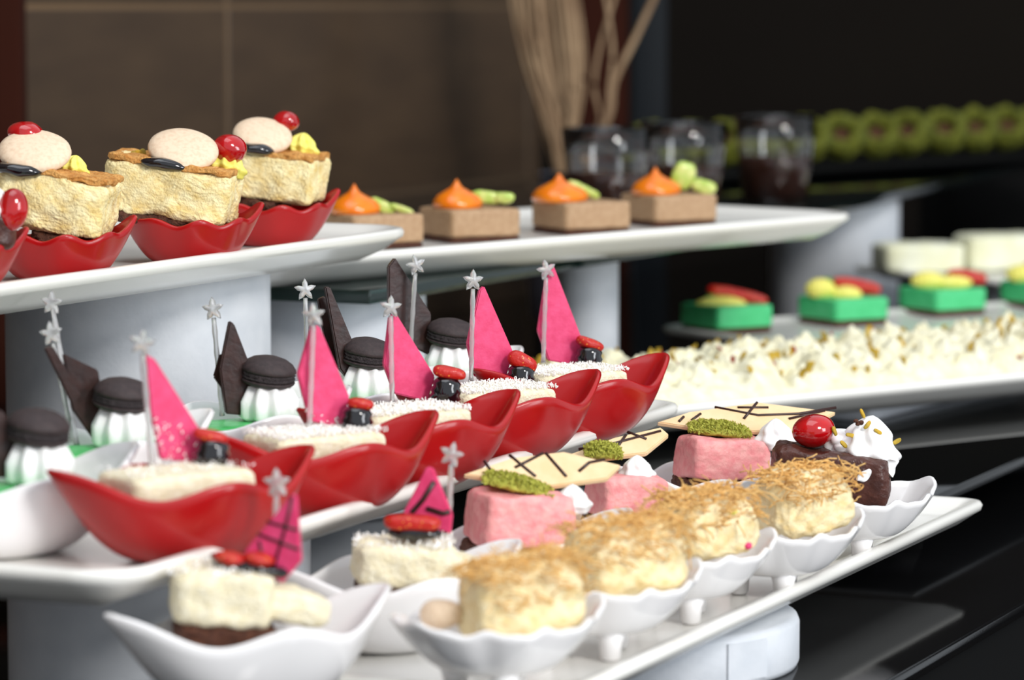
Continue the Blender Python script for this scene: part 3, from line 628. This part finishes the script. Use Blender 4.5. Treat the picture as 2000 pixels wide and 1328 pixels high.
# ------------------------------------------------------------------ green cakes
gq = [(1403, 656), (1634, 640), (1830, 620), (2030, 606)]
tops = [dict(y=[(1408, 594, 98, 34)], s=[(1440, 574, 122, 26, 12), (1400, 568, 30, 22, 10)]), dict(y=[(1602, 564, 58, 42), (1652, 575, 62, 34)], s=[(1672, 556, 100, 28, 10)]),
        dict(y=[(1812, 548, 66, 36), (1858, 552, 80, 30)], s=[(1888, 538, 80, 28, 8)]), dict(y=[(2000, 535, 70, 38)], s=[(2030, 520, 60, 26, 8)])]
gl_ = ['leftmost, at the tray corner', 'second from the left', 'third, in front of the white cakes', 'cut by the right photo edge']
fcs = []
for i, c in enumerate(gq):
    pt = on(*c, SF-CAMZ+.0002); ce_ = corner_center(pt, .047, 32); ce_.z = SF+.0003
    d = D('green_mousse_cake', 'green mousse cake with yellow cream and strawberry, '+gl_[i], 'cake', ce_, 'green mousse cakes'); cube_cake(d, c, 0, .047, 32, .0155, 'green', 'choc_base', .004, i)
    k = ce_.y/F; top = .0195
    for (x_, y_, w_, h_) in tops[i]['y']:
        P_ = d.P(x_, y_, -.006); r_ = w_*k/2; hh = h_*k
        bm = bmesh.new(); rr = []
        for s_ in range(25):
            t = s_/24; q = math.sin(math.pi*min(max(t, .02), .98))**.45*(1+.07*math.sin(t*math.pi*14)); rr.append([(P_.x-r_+2*r_*t, .55*hh*q*math.cos(a)+P_.y, P_.z+.5*hh*q*math.sin(a)) for a in [2*math.pi*u/20 for u in range(20)]])
        rings(bm, rr, True, True, True); d.part('piped_yellow_cream', bm, 'yellow')
    for j, (x_, y_, w_, h_, an) in enumerate(tops[i]['s']):
        d.part('strawberry_slice', lump(w_*k, .008, h_*k, 2.6, 10, .0004, 200, 0, 1, j, (0, an, 0), d.P(x_, y_+2, .005)), 'strawberry')
    if i < 2: d.part('leaf', ball(.008, .003, .004, .001, 300, 1, (0, 20, 0), d.P((1392, 1620)[i], (580, 548)[i], -.004), 3), 'green_leaf')
p0 = on(1530, 662, SF-CAMZ)
drumat('white drum under the tray of green mousse cakes', .335, 2.405, .045, -.2236-.0122, sz)
# ------------------------------------------------------------------ white cakes behind
JZ = tray('small grey-white tray under the two white cakes at right', on(1655, 518, -.222), (-1, 1), 54, .40, .19, -.222, 'white serving trays', lip=.004, h=.012, r=.015)
drumat('small white drum under the tray of plain white cakes', .43, 2.84, .04, -.2342, ZC)
for i, (x_, y_, w_, h_, Y) in enumerate([(1797, 505, 172, 56, 2.50), (1962, 494, 180, 70, 2.60)]):
    p = on(x_, y_+h_/2+3, JZ-CAMZ); k = p.y/F
    o = lump(w_*k*.94, .05, h_*k, 9, 18, .0008, 80, .0002, 400, i, (0, 0, 12), (0, 0, h_*k/2+.0008)); o = obj('white_cake', o, 'white_cake'); o.location = (p.x, p.y+.02, JZ+.0004)
    tag(o, ('plain white rectangular cake, lower left one of the pair at far right', 'plain white cake at the right photo edge, taller of the pair')[i], 'cake', 'plain white cakes')
# ------------------------------------------------------------------ heap of curd
ue, ve = frame(52); ec = on(1190, 806, -.221)
bm = bmesh.new(); nx, ny = 300, 90; Lh, Wh = .494, .144; G = []
for i in range(nx+1):
    row = []
    for j in range(ny+1):
        a, b = i/nx, j/ny; e = min(1, min(a, 1-a)*16)**.5*min(1, min(b, 1-b)*5.5)**.5
        P_ = ec+ue*(.018+Lh*a)-ve*(.018+Wh*b); q = Vector((P_.x, P_.y, 0))
        c1 = noise.voronoi(q*55)[0]; n1 = noise.noise(q*60); n2 = noise.noise(q*150); n3 = noise.noise(q*330)
        h = e*(.018+.007*n1+.006*n2+.003*n3+.009*(.5-min(c1[0]*1.2, 1)))
        side = nz(q, 70, 1)*.003*e
        row.append(bm.verts.new((P_.x+side.x, P_.y+side.y, SE+.0003+max(h, 0))))
    G.append(row)
for i in range(nx):
    for j in range(ny): bm.faces.new((G[i][j], G[i][j+1], G[i+1][j+1], G[i+1][j]))
bmesh.ops.recalc_face_normals(bm, faces=bm.faces)
if sum(f.normal.z for f in bm.faces) < 0: bmesh.ops.reverse_faces(bm, faces=bm.faces)
heap = obj('milk_curd', bm, 'milk', origin=ec-ve*.09+ue*.26); 
tag(heap, 'heap of creamy white curd crumbs filling the tray at right', 'dessert', kind='stuff')
def hp(r, lo=.016, hi=.026):
    a, b = r.random(), r.uniform(.05, .95); P_ = ec+ue*(.02+.49*a)-ve*(.02+.14*b); q = Vector((P_.x, P_.y, 0))
    e = min(1, min(b, 1-b)*5.5)**.5
    n1 = noise.noise(q*60); n2 = noise.noise(q*150); c1 = noise.voronoi(q*55)[0]
    return (P_.x, P_.y, SE+.0016+e*(.018+.007*n1+.006*n2+.009*(.5-min(c1[0]*1.2, 1))))
sl_ = obj('pistachio_slivers', sprinkle(150, hp, .0095, 8, .3), 'sliver', smooth=False); tag(sl_, 'yellow-green pistachio slivers scattered over the white curd', 'nuts', kind='stuff')
sf_ = obj('saffron_flecks', sprinkle(26, hp, .006, 19, .3), 'saffron', smooth=False); tag(sf_, 'few red-brown flecks scattered over the white curd', 'garnish', kind='stuff')
# ------------------------------------------------------------------ glasses
gn = ['left one of three, sticks behind it', 'middle one of three', 'right one of three, next to the green nests']
for i, (x_, y_) in enumerate([(1185, 249), (1336, 239), (1514, 226)]):
    Zt = hz_+.0695; p = on(x_, y_, Zt); b = Vector((p.x, p.y, CAMZ+hz_+.0003)); h = .069; r0, r1 = .0258, .0335; t_ = .0022
    T = thing('drink_glass', 'tapered clear glass of dark drink, '+gn[i], 'glass', b, 'glasses of dark drink')
    def rad(z): return r0+(r1-r0)*z/h
    bm = lathe([(r0-.004, 0), (r0, .0012), (rad(.03), .03), (rad(.05), .05), (r1, h-.0006), (r1-t_*.5, h), (r1-t_, h-.0006), (rad(.05)-t_, .05), (rad(.03)-t_, .03), (r0-t_, .008), (.001, .0065)], 64)
    bmesh.ops.recalc_face_normals(bm, faces=bm.faces); obj('tumbler', bm, 'glass', T)
    li = .037
    bm = lathe([(.001, .0062), (r0-t_+.0003, .0078), (rad(.03)-t_+.0005, .03), (rad(li)-t_+.0005, li-.0003), (rad(li)-t_, li), (.001, li)], 64); bmesh.ops.recalc_face_normals(bm, faces=bm.faces)
    obj('drink', bm, 'juice', T)
# ------------------------------------------------------------------ nests on a black tray
NZ = tray('long black tray under the green pistachio nests on the back shelf', on(1638, 318, hz_+.0125)-frame(41)[0]*.345+frame(41)[1]*.045, (-1, -1), 41, .80, .12, hz_+.0125, None, 'blackbox', h=.012, lip=.004, r=.012)
un, vn = frame(41)
n0 = on(1638, 318, NZ-CAMZ)
k = 0; rn = random.Random(2); NL = ['%s from the left' % x for x in 'first second third fourth fifth sixth seventh eighth ninth tenth eleventh twelfth thirteenth'.split()]
CNT = 0
for row in range(1):
    for q in range(-8, 9):
        p = n0+un*(q*.058); pxx = p.x/p.y*F+1000
        if pxx < 1190 or pxx > 2060: continue
        T = thing('pistachio_nest', 'round green pistachio nest on the black back tray, ' + NL[CNT], 'pastry', Vector((p.x, p.y, NZ+.0005)), 'green pistachio nests'); CNT += 1; T.rotation_euler = (R(50), 0, R(rn.uniform(-25, 15))); T.location.z = NZ+.0165
        ri, ro_ = .0085, .0155; bm = bmesh.new(); rr = []
        for a in range(44):
            t = 2*math.pi*a/44; ring = []
            for b in range(22):
                u_ = 2*math.pi*b/22; rr0 = .0108; pz = .0135+rr0*1.18*math.sin(u_); px_ = (ro_+rr0*.62*math.cos(u_)); v_ = Vector((px_*math.cos(t), px_*math.sin(t), pz)); v_ += nz(v_, 160, k)*.0032+nz(v_, 420, k)*.0016; v_.z = max(v_.z, 0); ring.append(v_)
            rr.append(ring)
        rr.append(rr[0]); rings(bm, rr); bmesh.ops.remove_doubles(bm, verts=bm.verts, dist=1e-6); bmesh.ops.recalc_face_normals(bm, faces=bm.faces)
        obj('shredded_ring', bm, 'nest', T); obj('nut_filling', ball(.02, .02, .014, .002, 200, k, (0, 0, 0), (0, 0, .012), 3), 'choc_base', T); k += 1
# ------------------------------------------------------------------ vase with dry sticks
vb = on(1092, 395, hz_); Yv = 3.02; vx = (1094-1000)/F*Yv
T = thing('twig_vase', 'grey vase holding a bundle of pale dry curly sticks', 'vase', Vector((vx, Yv, ZT+.0005)))
hv = at(1094, 338, Yv).z-ZT
obj('vase_body', lathe([(.02, 0), (.026, .004), (.03, hv*.3), (.024, hv*.75), (.0175, hv-.004), (.0195, hv), (.017, hv), (.015, hv-.004), (.02, hv*.7), (.02, .01), (.001, .01)], 40, True, True), 'vase', T)
sticks = [([(1090, 360), (1078, 290), (1045, 180), (1020, 90), (1006, -20)], 9), ([(1092, 360), (1086, 280), (1060, 170), (1038, 80), (1030, -20)], 10), ([(1094, 360), (1090, 280), (1074, 160), (1060, 70), (1050, -20)], 11),
          ([(1096, 360), (1096, 270), (1090, 160), (1076, 70), (1070, -20)], 11), ([(1098, 360), (1102, 270), (1106, 170), (1098, 80), (1088, -20)], 10), ([(1100, 360), (1110, 270), (1122, 170), (1118, 80), (1104, -20)], 10),
          ([(1100, 360), (1116, 260), (1132, 170), (1132, 80), (1118, -20)], 8), ([(1096, 360), (1070, 240), (1036, 140), (1012, 40), (1002, -20)], 6), ([(1090, 360), (1088, 230), (1050, 120), (1065, 40), (1055, -20)], 7),
          ([(1102, 360), (1168, 250), (1160, 170), (1172, 90), (1205, -20)], 8), ([(1104, 360), (1185, 240), (1200, 160), (1238, 80), (1285, -20)], 13), ([(1104, 360), (1176, 250), (1190, 170), (1196, 90), (1180, -20)], 8),
          ([(1098, 360), (1118, 230), (1098, 110), (1112, 40), (1100, -20)], 8)]
sticks += [([(x+(8 if y < 340 else 0), y) for x, y in pl], wd*.8) for pl, wd in sticks[:9]]+[([(x-7 if y < 340 else x, y) for x, y in pl], wd*.7) for pl, wd in sticks[:9]]
for i, (pl, wd) in enumerate(sticks):
    P_ = []
    ctl = [at(x, y, Yv+(.012*math.sin(i*2.1))*(1 if n_ else .3))-T.location for n_, (x, y) in enumerate(pl)]
    ctl[0] = Vector((ctl[0].x*.5, ctl[0].y*.5, ctl[0].z))
    for s_ in range(len(ctl)-1):
        a, b = ctl[s_], ctl[s_+1]; pa = ctl[max(s_-1, 0)]; pb_ = ctl[min(s_+2, len(ctl)-1)]
        for u_ in range(8):
            t = u_/8; P_.append(.5*((2*a)+(b-pa)*t+(2*pa-5*a+4*b-pb_)*t*t+(3*a-pa-3*b+pb_)*t**3))
    last = P_[-1]; d_ = (last-P_[-2]); 
    for u_ in range(1, 12): P_.append(last+d_*u_*1.2)
    obj('dry_stick', tube(P_, wd*Yv/F*.5, 7), 'twig', T)
